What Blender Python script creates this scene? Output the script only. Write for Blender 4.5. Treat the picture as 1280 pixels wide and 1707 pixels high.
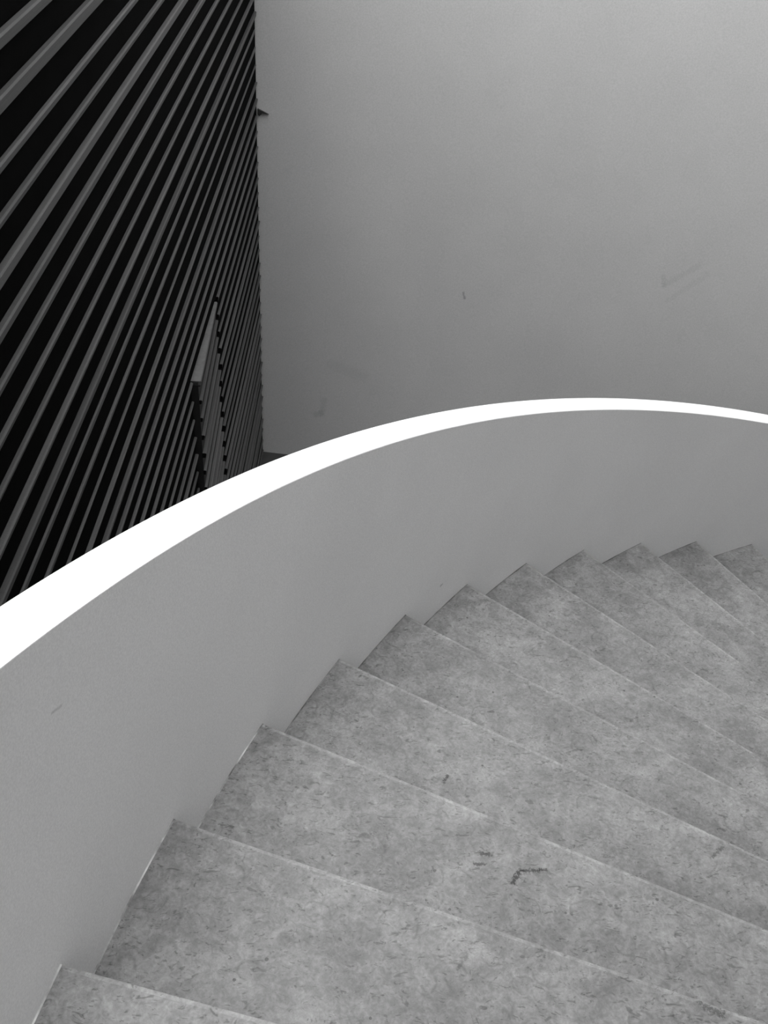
import bpy, bmesh, math, random
from mathutils import Matrix, Vector

for o in list(bpy.data.objects):
    bpy.data.objects.remove(o)
SC = bpy.context.scene
COL = SC.collection
rng = random.Random(7)

# ------------------------------------------------------------------ camera
EYE = 5.22091                      # eye height above the lower floor
cam = bpy.data.objects.new('camera', bpy.data.cameras.new('camera'))
COL.objects.link(cam)
X = Vector((0.99687056, 0.05048107, 0.06083375))
U = Vector((-0.07905115, 0.63658906, 0.76714098))
F = Vector((0.0, 0.76954924, -0.63858748))
cam.matrix_world = Matrix(((X.x, U.x, -F.x, 0), (X.y, U.y, -F.y, 0), (X.z, U.z, -F.z, EYE), (0, 0, 0, 1)))
cam.data.sensor_fit = 'HORIZONTAL'
cam.data.sensor_width = 36
cam.data.lens = 36 * 1702.6 / 1280
cam.data.clip_start = 0.05
SC.camera = cam

# ------------------------------------------------------------------ light
world = bpy.data.worlds.new('world')
SC.world = world
world.use_nodes = True
world.node_tree.nodes['Background'].inputs[0].default_value = (1, 1, 1, 1)
world.node_tree.nodes['Background'].inputs[1].default_value = 2.1


# soft daylight coming over the parapet from behind and to the left
sun = bpy.data.objects.new('daylight', bpy.data.lights.new('daylight', 'SUN'))
COL.objects.link(sun)
sun.data.energy = 1.05
sun.data.angle = math.radians(24)
sun.location = (-4, -5, 13)
sun.rotation_euler = Vector((0.08, 0.28, -1.0)).to_track_quat('-Z', 'Y').to_euler()
SC.view_settings.view_transform = 'Standard'
SC.view_settings.look = 'None'
SC.view_settings.exposure = 0.70
SC.view_settings.gamma = 1.0
SC.view_settings.use_curve_mapping = False


# ------------------------------------------------------------------ materials
class NT:
    def __init__(self, name):
        self.m = bpy.data.materials.new(name)
        self.m.use_nodes = True
        self.t = self.m.node_tree
        self.b = self.t.nodes['Principled BSDF']

    def n(self, typ, ins=None, **kw):
        nd = self.t.nodes.new(typ)
        for k, v in kw.items():
            setattr(nd, k, v)
        for k, v in (ins or {}).items():
            s = nd.inputs[k]
            if isinstance(v, bpy.types.NodeSocket):
                self.t.links.new(v, s)
            else:
                s.default_value = v
        return nd

    def link(self, a, b):
        self.t.links.new(a, b)

    def noise(self, vec, scale, detail=4, rough=0.6, dist=0.0):
        return self.n('ShaderNodeTexNoise', {'Vector': vec, 'Scale': scale, 'Detail': detail, 'Roughness': rough,
                                             'Distortion': dist}).outputs['Fac']

    def ramp(self, fac, a, b, va=0.0, vb=1.0):
        r = self.n('ShaderNodeMapRange', {0: fac, 1: a, 2: b, 3: va, 4: vb}, interpolation_type='SMOOTHSTEP')
        return r.outputs[0]

    def math(self, op, a, b=None, c=None):
        d = {0: a}
        if b is not None:
            d[1] = b
        if c is not None:
            d[2] = c
        return self.n('ShaderNodeMath', d, operation=op).outputs[0]

    def grey(self, val):
        return self.n('ShaderNodeCombineColor', {0: val, 1: val, 2: val}).outputs[0]

    def segdist(self, pos, a, b):
        """distance from pos to the segment a-b"""
        a, b = Vector(a), Vector(b)
        ab = b - a
        pa = self.n('ShaderNodeVectorMath', {0: pos, 1: a}, operation='SUBTRACT').outputs[0]
        dt = self.n('ShaderNodeVectorMath', {0: pa, 1: ab / max(ab.length_squared, 1e-9)}, operation='DOT_PRODUCT').outputs['Value']
        t = self.n('ShaderNodeClamp', {0: dt}).outputs[0]
        sc = self.n('ShaderNodeVectorMath', {0: ab, 'Scale': t}, operation='SCALE').outputs[0]
        return self.n('ShaderNodeVectorMath', {0: pa, 1: sc}, operation='DISTANCE').outputs['Value']


def plaster(name, base, scuffs=(), rough=0.85, grain=260):
    k = NT(name)
    pos = k.n('ShaderNodeNewGeometry').outputs['Position']
    big = k.noise(pos, 2.2, 3, 0.55)
    fine = k.noise(pos, grain, 2, 0.7)
    v = k.math('MULTIPLY', k.ramp(big, 0.25, 0.75, base * 0.975, base * 1.025), k.ramp(fine, 0.25, 0.75, 0.92, 1.08))
    warp = k.noise(pos, 60, 3, 0.7)
    for a, b, w, s in scuffs:
        d = k.segdist(pos, a, b)
        d = k.math('ADD', d, k.math('MULTIPLY', k.math('SUBTRACT', warp, 0.5), w * 1.6))
        v = k.math('MULTIPLY', v, k.ramp(d, w * 0.25, w, 1 - s, 1.0))
    k.link(k.grey(v), k.b.inputs['Base Color'])
    k.b.inputs['Roughness'].default_value = rough
    bm = k.n('ShaderNodeBump', {'Height': k.noise(pos, 90, 4, 0.6), 'Strength': 0.05, 'Distance': 0.004})
    k.link(bm.outputs[0], k.b.inputs['Normal'])
    return k.m


def limestone(name='shell limestone', gain=1.0):
    k = NT(name)
    g = k.n('ShaderNodeNewGeometry').outputs['Position']
    rnd = k.n('ShaderNodeObjectInfo').outputs['Random']
    off = k.n('ShaderNodeVectorMath', {0: (13.7, 7.9, 3.3), 'Scale': k.math('MULTIPLY', rnd, 9.0)}, operation='SCALE').outputs[0]
    pos = k.n('ShaderNodeVectorMath', {0: g, 1: off}, operation='ADD').outputs[0]
    big = k.noise(pos, 4.5, 5, 0.62, 0.4)
    mid = k.noise(pos, 20, 5, 0.65, 0.8)
    fine = k.noise(pos, 120, 4, 0.75)
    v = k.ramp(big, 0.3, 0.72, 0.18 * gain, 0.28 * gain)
    v = k.math('MULTIPLY', v, k.ramp(mid, 0.28, 0.72, 0.80, 1.18))
    mot = k.noise(pos, 55, 4, 0.7, 1.5)
    v = k.math('MULTIPLY', v, k.ramp(mot, 0.3, 0.7, 0.82, 1.13))
    v = k.math('MULTIPLY', v, k.ramp(fine, 0.25, 0.75, 0.86, 1.14))
    # shell outlines: thin rings round scattered cell centres
    wv = k.n('ShaderNodeVectorMath', {0: pos, 1: k.n('ShaderNodeVectorMath', {0: k.n('ShaderNodeTexNoise', {'Vector': pos, 'Scale': 9.0, 'Detail': 2.0}).outputs['Color'], 'Scale': 0.05}, operation='SCALE').outputs[0]}, operation='ADD').outputs[0]
    for sc, r0, wd, st, thr in ((8.0, 0.30, 0.03, 0.2, 0.45), (15.0, 0.33, 0.06, 0.2, 0.55), (30.0, 0.3, 0.1, 0.14, 0.45)):
        vo = k.n('ShaderNodeTexVoronoi', {'Vector': wv, 'Scale': sc}, feature='F1')
        ring = k.math('ABSOLUTE', k.math('SUBTRACT', vo.outputs['Distance'], r0))
        sep = k.n('ShaderNodeSeparateColor', {0: vo.outputs['Color']})
        pick = k.math('GREATER_THAN', sep.outputs[0], thr)
        part = k.ramp(k.noise(pos, sc * 2.0, 1), 0.42, 0.56)
        line = k.math('MULTIPLY', k.math('MULTIPLY', k.ramp(ring, 0.0, wd, 1.0, 0.0), pick), part)
        v = k.math('MULTIPLY', v, k.math('SUBTRACT', 1.0, k.math('MULTIPLY', line, st)))
        inner = k.math('MULTIPLY', k.math('LESS_THAN', vo.outputs['Distance'], r0), pick)
        v = k.math('MULTIPLY', v, k.math('ADD', 1.0, k.math('MULTIPLY', inner, k.math('MULTIPLY', k.math('SUBTRACT', sep.outputs[1], 0.5), 0.12))))
    # small elongated dark fragments, in two directions
    for rot, sc, lo, st in ((0.9, 38, 0.65, 0.36), (1.6, 52, 0.64, 0.42), (2.4, 75, 0.63, 0.42)):
        mp = k.n('ShaderNodeMapping', {'Vector': wv, 'Rotation': (0, 0, rot), 'Scale': (0.42, 1.0, 0.6)})
        fl = k.noise(mp.outputs[0], sc * 1.6, 2, 0.55, 1.2)
        v = k.math('MULTIPLY', v, k.math('SUBTRACT', 1.0, k.math('MULTIPLY', k.ramp(fl, lo, lo + 0.07), st)))
    # pale flakes
    fl = k.noise(pos, 46, 3, 0.6, 1.0)
    v = k.math('MULTIPLY', v, k.ramp(fl, 0.62, 0.72, 1.0, 1.13))
    # round pits
    pit = k.n('ShaderNodeTexVoronoi', {'Vector': pos, 'Scale': 20.0}, feature='F1')
    pp = k.math('MULTIPLY', k.math('LESS_THAN', pit.outputs['Distance'], 0.075),
                k.math('GREATER_THAN', k.n('ShaderNodeSeparateColor', {0: pit.outputs['Color']}).outputs[0], 0.8))
    v = k.math('MULTIPLY', v, k.math('SUBTRACT', 1.0, k.math('MULTIPLY', pp, 0.55)))
    # the dark fossil veins that stand out in the nearest treads
    warp = k.math('SUBTRACT', k.noise(g, 120, 4, 0.8), 0.5)
    for a, b, w, s in (((.2065, 1.578, 3.0310), (.2155, 1.597, 3.0310), .006, .75), ((.434, 1.595, 3.0310), (.434, 1.596, 3.0310), .005, .85),
                       ((.345, 1.215, 3.1939), (.362, 1.245, 3.1939), .008, .8), ((.362, 1.243, 3.1939), (.405, 1.250, 3.1939), .006, .75),
                       ((.405, 1.250, 3.1939), (.42, 1.252, 3.1939), .005, .7), ((.276, 1.279, 3.1939), (.300, 1.281, 3.1939), .007, .7),
                       ((.262, 1.252, 3.1939), (.277, 1.254, 3.1939), .008, .65), ((.868, 1.425, 3.0310), (.895, 1.452, 3.0310), .006, .5),
                       ((.205, .935, 3.3535), (.222, .96, 3.3535), .006, .35), ((.655, .905, 3.3535), (.69, .888, 3.3535), .008, .5),
                       ((.318, 2.71, 2.5678), (.332, 2.722, 2.5678), .010, .65), ((1.805, 3.915, 1.76), (1.83, 3.90, 1.76), .011, .6),
                       ((-.29, 1.214, 3.1939), (-.255, 1.221, 3.1939), .008, .5)):
        d = k.math('ADD', k.segdist(g, a, b), k.math('MULTIPLY', warp, w * 6.0))
        v = k.math('MULTIPLY', v, k.ramp(d, w * 0.25, w * 0.85, 1 - s, 1.0))
    k.link(k.grey(v), k.b.inputs['Base Color'])
    k.link(k.ramp(mid, 0.2, 0.8, 0.42, 0.6), k.b.inputs['Roughness'])
    h = k.math('ADD', k.math('MULTIPLY', fine, 0.4), k.math('MULTIPLY', mid, 0.6))
    bm = k.n('ShaderNodeBump', {'Height': h, 'Strength': 0.12, 'Distance': 0.003})
    k.link(bm.outputs[0], k.b.inputs['Normal'])
    return k.m


def simple(name, base, rough, var=0.2, scale=12, spec=0.5):
    k = NT(name)
    pos = k.n('ShaderNodeNewGeometry').outputs['Position']
    nz = k.noise(pos, scale, 4, 0.6)
    k.link(k.grey(k.ramp(nz, 0.25, 0.75, base * (1 - var), base * (1 + var))), k.b.inputs['Base Color'])
    k.b.inputs['Roughness'].default_value = rough
    k.b.inputs['Specular IOR Level'].default_value = spec
    return k.m


def slat_mat():
    k = NT('dark stained wood')
    pos = k.n('ShaderNodeTexCoord').outputs['Object']
    mp = k.n('ShaderNodeMapping', {'Vector': pos, 'Scale': (60, 1.2, 60)})
    nz = k.noise(mp.outputs[0], 3.0, 4, 0.6)
    fine = k.noise(pos, 240, 2, 0.6)
    rnd = k.n('ShaderNodeObjectInfo').outputs['Random']
    v = k.math('MULTIPLY', k.ramp(nz, 0.25, 0.75, 0.042, 0.06), k.ramp(fine, 0.3, 0.7, 0.9, 1.1))
    v = k.math('MULTIPLY', v, k.ramp(rnd, 0.0, 1.0, 0.85, 1.2))
    k.link(k.grey(v), k.b.inputs['Base Color'])
    k.b.inputs['Roughness'].default_value = 0.6
    return k.m


M_PARAPET = plaster('white parapet plaster', 0.72, [((-.453, .922, 4.033), (-.448, .945, 4.021), .004, .22), ((.208, 2.497, 2.848), (.216, 2.503, 2.848), .007, .35)])
M_COPING = plaster('lit white coping', 0.88, rough=0.6)  # same white as the parapet wall, lightened for the light on top
M_BACK = plaster('grey wall plaster', 0.455, [
    ((.457, 6.877, 1.672), (.47, 6.876, 1.630), .014, .4),
    ((1.86, 6.794, 1.965), (1.88, 6.793, 1.905), .028, .09), ((1.88, 6.793, 1.905), (2.083, 6.781, 2.079), .035, .07),
    ((1.93, 6.79, 1.79), (2.16, 6.778, 2.02), .03, .06),
    ((-.62, 6.94, .44), (-.58, 6.938, .46), .04, .14), ((-.575, 6.938, .46), (-.555, 6.937, .60), .035, .09),
    ((-.50, 6.93, .93), (-.25, 6.92, .86), .07, .05),
], grain=120)
M_STONE = limestone()
M_WORN_LIT = limestone('lit worn limestone edge', 1.22)  # stone lightened so the worn edge looks as if it catches light
M_SLAT = slat_mat()
M_BACKING = simple('black backing board', 0.002, 0.9, 0.2, 9, 0.02)
M_END_SHADE = simple('black slat end shade', 0.004, 0.8, 0.2, 9, 0.1)  # unlit slat ends: their shade is painted into the colour
M_RAIL = simple('lighter wood edge', 0.11, 0.7, 0.15, 30, 0.2)  # top edge of the door, lighter than its slats
M_JAMB = simple('door frame black stain', 0.015, 0.7, 0.2, 9, 0.2)
M_FLOOR = simple('dark stone floor', 0.03, 0.55, 0.3, 6)
M_GROUT = simple('pale joint filler', 0.4, 0.8, 0.95, 11)
M_JOINT = simple('grey joint filler', 0.16, 0.8, 0.8, 14)
M_METAL = simple('black metal', 0.02, 0.5)


# ------------------------------------------------------------------ helpers
def put(name, bm, mat, parent=None, smooth=False, kind=None):
    bmesh.ops.recalc_face_normals(bm, faces=bm.faces)
    me = bpy.data.meshes.new(name)
    bm.to_mesh(me)
    bm.free()
    me.materials.append(mat)
    if smooth:
        for p in me.polygons:
            p.use_smooth = True
    o = bpy.data.objects.new(name, me)
    COL.objects.link(o)
    if parent is not None:
        o.parent = parent
    if kind:
        o['kind'] = kind
    return o


def box(bm, x0, x1, y0, y1, z0, z1):
    vs = [bm.verts.new(c) for c in ((x0, y0, z0), (x1, y0, z0), (x1, y1, z0), (x0, y1, z0), (x0, y0, z1), (x1, y0, z1), (x1, y1, z1), (x0, y1, z1))]
    for f in ((0, 1, 2, 3), (4, 5, 6, 7), (0, 1, 5, 4), (1, 2, 6, 5), (2, 3, 7, 6), (3, 0, 4, 7)):
        bm.faces.new([vs[i] for i in f])


def prism(bm, prof, y0, y1, bend=None):
    """profile of (x, z) pairs run along y"""
    a = [bm.verts.new((x, y0, z)) for x, z in prof]
    b = [bm.verts.new((x, y1, z)) for x, z in prof]
    n = len(prof)
    bm.faces.new(a)
    bm.faces.new(b)
    for i in range(n):
        bm.faces.new((a[i], a[(i + 1) % n], b[(i + 1) % n], b[i]))


def empty(name, label=None, cat=None, group=None, kind=None):
    o = bpy.data.objects.new(name, None)
    COL.objects.link(o)
    tag(o, label, cat, group, kind)
    return o


def tag(o, label=None, cat=None, group=None, kind=None):
    for k, v in (('label', label), ('category', cat), ('group', group), ('kind', kind)):
        if v:
            o[k] = v


# ------------------------------------------------------------------ the setting
TOP = 8.2
bm = bmesh.new()
box(bm, -3.0, 10.0, -5.0, 9.0, -0.15, 0.0)
floor = put('floor', bm, M_FLOOR, kind='structure')
tag(floor, 'dark stone floor at the foot of the stairwell beneath the grey wall', 'floor')

# back wall: its left end meets the slat wall in the corner
CORNER = Vector((-1.05877, 6.96656, 0))
bm = bmesh.new()
box(bm, -0.6, 9.0, 0.0, 0.25, 0.0, TOP)
back = put('wall_back', bm, M_BACK, kind='structure')
back.location = CORNER
back.rotation_euler.z = math.atan2(-0.05912, 0.99825)
tag(back, 'plain grey plaster wall with faint scuffs beyond the curved parapet', 'wall')

bm = bmesh.new()
box(bm, 9.0, 9.25, -5.0, 9.0, 0.0, TOP)
put('wall_right', bm, M_BACK, kind='structure')
bm = bmesh.new()
box(bm, -1.0, 9.0, -5.0, -4.75, 0.0, TOP)
put('wall_front', bm, M_BACK, kind='structure')

DISC_R, DISC_Z = 4.15, 6.5  # unseen disc added overhead to dim the inner side of the treads
bm = bmesh.new()
ring = [(3.87 + DISC_R * math.cos(i * math.pi / 48), 0.029 + DISC_R * math.sin(i * math.pi / 48)) for i in range(96)]
lo = [bm.verts.new((x, y, DISC_Z)) for x, y in ring]
hi = [bm.verts.new((x, y, DISC_Z + 0.25)) for x, y in ring]
bm.faces.new(lo)
bm.faces.new(hi)
for i in range(96):
    bm.faces.new((lo[i], lo[(i + 1) % 96], hi[(i + 1) % 96], hi[i]))
put('shading_disc', bm, M_BACK, kind='structure')

# slat wall: local y runs along the slats, local x points into the room
DIST = 0.824
ANG = math.atan2(0.03361377, 0.9994349)
left = empty('wall_left', 'black wall of dark horizontal wooden slats rising beside the stairs', 'wall', kind='structure')
nrm = Vector((0.9994349, 0.03361377, 0))
left.location = -DIST * nrm
left.rotation_euler.z = ANG
S0, S1 = -4.7, 6.995
LTOP = 5.1
OPEN_S, OPEN_Z = 1.15, 3.35           # upper part cut away out of view, a gap added to let the sun in
DOOR_A, DOOR_B, DOOR_TOP = 4.16, 4.955, 2.515
DEPTH = 0.011

bm = bmesh.new()
BACK = DEPTH
box(bm, -0.16, -BACK, S0, OPEN_S, 0, OPEN_Z)
box(bm, -0.16, -BACK, OPEN_S, DOOR_A - 0.01, 0, LTOP)
box(bm, -0.16, -BACK, DOOR_A - 0.01, DOOR_B + 0.01, DOOR_TOP + 0.004, LTOP)
box(bm, -0.16, -BACK, DOOR_B + 0.01, S1 + 0.02, 0, LTOP)
box(bm, -0.16, -0.11, DOOR_A - 0.01, DOOR_B + 0.01, 0, DOOR_TOP + 0.004)
backing = put('backing_board', bm, M_BACKING, left)
backing['label'] = 'black backing board behind the slats'


def slat(z, th, e, y0, y1, parent, tilt=0.0, xoff=0.0):
    """one batten: top edge at z, thickness th, face at e"""
    c = 0.0035
    b = bmesh.new()
    t = math.tan(tilt) * th
    prof = [(xoff - DEPTH - 0.002, z - th), (xoff + e - t - c, z - th), (xoff + e - t, z - th + c), (xoff + e, z - c * 1.4), (xoff + e - c, z),
            (xoff - DEPTH - 0.002, z)]
    prism(b, prof, y0, y1)
    o = put('slat', b, M_SLAT, parent)
    o.data.materials.append(M_END_SHADE)
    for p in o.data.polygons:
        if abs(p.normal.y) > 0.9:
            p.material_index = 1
    return o


PITCH = 0.1058
# top edges of the battens measured on the wall itself, from the near upper end downwards
meas = [4.569, 4.460, 4.338, 4.238, 4.143, 4.032, 3.924, 3.817, 3.713, 3.606, 3.502]
meas = [m + 0.0 for m in meas]
fat = {0: .030, 1: .037, 2: .027, 3: .023, 4: .034, 5: .034, 6: .027, 7: .028, 8: .022, 9: .029, 10: .030}
zs = []
z = meas[0] + PITCH
while z < LTOP - 0.05:
    zs.append((z, None))
    z += PITCH
zs.reverse()
zs += [(m, i) for i, m in enumerate(meas)]
z = meas[-1] - PITCH
while z > 0.06:
    zs.append((z, None))
    z -= PITCH
door = empty('door_1', 'slatted service door standing slightly ajar in the black slat wall', 'door', kind='structure')
door.location = left.location + Matrix.Rotation(ANG, 3, 'Z') @ Vector((0, DOOR_B, 0))
door.rotation_euler.z = ANG + math.radians(2.45)
LEAF = DOOR_B - DOOR_A
for z, i in zs:
    th = fat[i] if i is not None else rng.uniform(0.022, 0.031)
    e = rng.uniform(-0.003, 0.004) + (-0.004 if z > 3.13 and i is None else 0.002)
    if i in (1, 4, 5):
        e += 0.004
    z = EYE + (z - EYE) * (1 + DEPTH / DIST) + (rng.uniform(-0.003, 0.003) if i is None else 0.0)
    tl = rng.uniform(0.08, 0.26)
    s0 = S0 if z < OPEN_Z else OPEN_S
    end = S1 - 0.028 + rng.uniform(-0.008, 0.006)
    if DOOR_TOP < z < DOOR_TOP + 0.06:      # the batten over the door hangs a little proud of it
        z, th, e, tl = DOOR_TOP + 0.035, 0.031, 0.004, 0.04
    if z < DOOR_TOP + 0.01:
        slat(z, th, e, s0, DOOR_A - 0.012, left, tl)
        slat(z, th, e + 0.0005, DOOR_B + 0.055, end, left, tl)
        slat(z, th, e + 0.003, -LEAF + rng.uniform(-0.004, 0.004), -0.006, door, tl, 0.0)
    else:
        slat(z, th, e, s0, end, left, tl)
bm = bmesh.new()
box(bm, -0.06, -DEPTH, -LEAF, 0.0, 0.012, DOOR_TOP - 0.002)
put('door_leaf', bm, M_JAMB, door)
bm = bmesh.new()
box(bm, -0.06, 0.001, -LEAF, -0.004, DOOR_TOP - 0.024, DOOR_TOP)
o = put('top_rail', bm, M_RAIL, door)
bm = bmesh.new()
box(bm, -0.05, -DEPTH - 0.001, DOOR_B + 0.004, DOOR_B + 0.10, 0, DOOR_TOP - 0.03)
put('door_jamb', bm, M_JAMB, left)
# small bent bracket left in the corner, sticking out over the grey wall
bm = bmesh.new()
pts = [(0.0, -0.02), (0.0, 0.018), (0.03, 0.006), (0.075, -0.013), (0.03, -0.010), (0.012, -0.030)]
a = [bm.verts.new((x - 0.02, -0.012, z)) for x, z in pts]
b = [bm.verts.new((x - 0.02, 0.002, z)) for x, z in pts]
bm.faces.new(a)
bm.faces.new(b)
for i in range(6):
    bm.faces.new((a[i], a[(i + 1) % 6], b[(i + 1) % 6], b[i]))
br = put('corner_bracket', bm, M_METAL, back)
br.location = (0.02, -0.002, 2.85)

# ------------------------------------------------------------------ the stair
AX, AY, R = 3.87006, 0.02873, 4.41412
R_IN = 2.55
RISE = 0.16
TH0, DTH = 0.17717, 0.09189
Z0 = EYE - 1.70091
PH, PT = 0.71153, 0.09481           # parapet height over the nosing line, thickness
EXACT = [(.1756, .010), (.2693, -.0065), (.3619, -.0061), (.4551, -.0090), (.5444, .0008), (.6343, .0055), (.7251, .0078),
         (.8170, .0068), (.9116, 0), (1.0045, -.003), (1.0987, -.0045)]
K0, K1 = -9, 21


def nose(k):
    if 0 <= k < len(EXACT):
        t, dz = EXACT[k]
    else:
        t, dz = TH0 + k * DTH, 0.0
    return t, Z0 - RISE * k + dz


def wp(t, z, r=R):
    return Vector((AX - r * math.cos(t), AY + r * math.sin(t), z))


def inner_pt(t, z, r):
    """point at radius about r on the line of a nosing that starts at angle t (lines miss the axis slightly)"""
    d = -0.02651 / R
    a = wp(t, z)
    rad = Vector((math.cos(t), -math.sin(t), 0))
    tan = Vector((math.sin(t), math.cos(t), 0))
    return a + (rad * math.sqrt(1 - d * d) + tan * d) * (R - r)


stair = empty('spiral_staircase', 'curving flight of worn shell limestone steps going down inside the parapet', 'staircase')


def zline(t):
    return Z0 - RISE * (t - TH0) / DTH


for k in range(K0, K1 + 1):
    t1, zk = nose(k)
    t0, _ = nose(k - 1)
    t0 -= 0.012
    bm = bmesh.new()
    n, SLAB = 9, 0.035
    TS = [t0 + (t1 - 0.0019 - t0) * i / (n - 1) for i in range(n)] + [t1]     # the last strip is the worn nosing, painted as catching light
    grid = []
    radii = [R - 0.003, 4.0, 3.6, 3.2, 2.9, R_IN]
    for i in range(n + 1):
        t = TS[i]
        grid.append([bm.verts.new(inner_pt(t, zk, r)) for r in radii])
    low = []
    for i in range(n + 1):
        t = TS[i]
        low.append([bm.verts.new(inner_pt(t, zk - SLAB, r)) for r in radii])
    m = len(radii)
    for i in range(n):
        for j in range(m - 1):
            f = bm.faces.new((grid[i][j], grid[i + 1][j], grid[i + 1][j + 1], grid[i][j + 1]))
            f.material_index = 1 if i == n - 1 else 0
            bm.faces.new((low[i][j], low[i][j + 1], low[i + 1][j + 1], low[i + 1][j]))
        bm.faces.new((grid[i][0], low[i][0], low[i + 1][0], grid[i + 1][0]))
        bm.faces.new((grid[i][-1], grid[i + 1][-1], low[i + 1][-1], low[i][-1]))
    for j in range(m - 1):
        bm.faces.new((grid[0][j], grid[0][j + 1], low[0][j + 1], low[0][j]))
        bm.faces.new((grid[n][j], low[n][j], low[n][j + 1], grid[n][j + 1]))
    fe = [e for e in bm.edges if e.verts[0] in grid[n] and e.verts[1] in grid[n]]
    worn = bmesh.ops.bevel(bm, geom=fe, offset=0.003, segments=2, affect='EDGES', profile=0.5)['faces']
    for f in worn:  # the bevel takes the painted edge light too
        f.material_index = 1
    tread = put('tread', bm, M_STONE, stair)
    tread.data.materials.append(M_WORN_LIT)
    # riser, set back under the nosing
    bm = bmesh.new()
    zn = nose(k + 1)[1] if k < K1 else 0.0
    tr = t1 - 0.004
    q = [inner_pt(tr, zk - SLAB, R - 0.003), inner_pt(tr, zk - SLAB, R_IN), inner_pt(tr, zn - 0.01, R_IN), inner_pt(tr, zn - 0.01, R - 0.003)]
    q2 = [inner_pt(tr - 0.006, p.z, r) for p, r in zip(q, (R - 0.003, R_IN, R_IN, R - 0.003))]
    va = [bm.verts.new(p) for p in q]
    vb = [bm.verts.new(p) for p in q2]
    bm.faces.new(va)
    bm.faces.new(vb)
    for i in range(4):
        bm.faces.new((va[i], va[(i + 1) % 4], vb[(i + 1) % 4], vb[i]))
    put('riser', bm, M_STONE, stair)
    # pale joint filler between tread and parapet
    bm = bmesh.new()
    rows = []
    for i in range(n + 1):
        t = t0 + (t1 - t0) * i / n
        rows.append([bm.verts.new(wp(t, zk + dz, r)) for r, dz in ((R - 0.0035, 0.0006), (R - 0.0002, 0.0006), (R - 0.0002, -0.02), (R - 0.0035, -0.02))])
    for i in range(n):
        for j in range(4):
            bm.faces.new((rows[i][j], rows[i][(j + 1) % 4], rows[i + 1][(j + 1) % 4], rows[i + 1][j]))
    bm.faces.new(rows[0])
    bm.faces.new(rows[n])
    put('joint_filler', bm, M_GROUT if k <= 2 else M_JOINT, tread)


def band(prof, ta, tb, n, drop=None):
    """closed helical strip: prof of (r, dz) following the nosing line"""
    bm = bmesh.new()
    rows = []
    for i in range(n + 1):
        t = ta + (tb - ta) * i / n
        rows.append([bm.verts.new(wp(t, max(zline(t) + dz, 0.0), r)) for r, dz in prof])
    m = len(prof)
    for i in range(n):
        for j in range(m):
            bm.faces.new((rows[i][j], rows[i][(j + 1) % m], rows[i + 1][(j + 1) % m], rows[i + 1][j]))
    bm.faces.new(rows[0])
    bm.faces.new(rows[n])
    return bm


TA, TB = TH0 + (K0 - 1) * DTH, TH0 + K1 * DTH
put('soffit', band([(R_IN, -0.26), (R - 0.002, -0.26), (R - 0.002, -0.42), (R_IN, -0.42)], TA, TB, 120), M_PARAPET, stair)

CAP = 0.004
par = empty('curved_parapet', 'smooth white plaster parapet curving round the outer side of the stone stairs', 'parapet')
put('parapet_wall', band([(R, -0.5), (R, PH - CAP), (R + PT, PH - CAP), (R + PT, -0.5)], TA, TB, 260), M_PARAPET, par)
o = put('coping', band([(R, PH - CAP), (R, PH - 0.002), (R + 0.002, PH), (R + PT - 0.002, PH), (R + PT, PH - 0.002), (R + PT, PH - CAP)], TA, TB, 260), M_COPING, par)
o['label'] = 'bright white top of the parapet'

RI = R_IN - 0.001  # unseen parapet, added for its effect on the light over the steps
inner = empty('added_inner_parapet', 'unseen white plaster parapet added inside the curving stone stairs to shape the light', 'parapet')
put('parapet_wall', band([(RI - PT, -0.5), (RI - PT, PH - CAP), (RI, PH - CAP), (RI, -0.5)], TA, TB, 160), M_PARAPET, inner)
o = put('coping', band([(RI - PT, PH - CAP), (RI - PT, PH), (RI, PH), (RI, PH - CAP)], TA, TB, 160), M_COPING, inner)
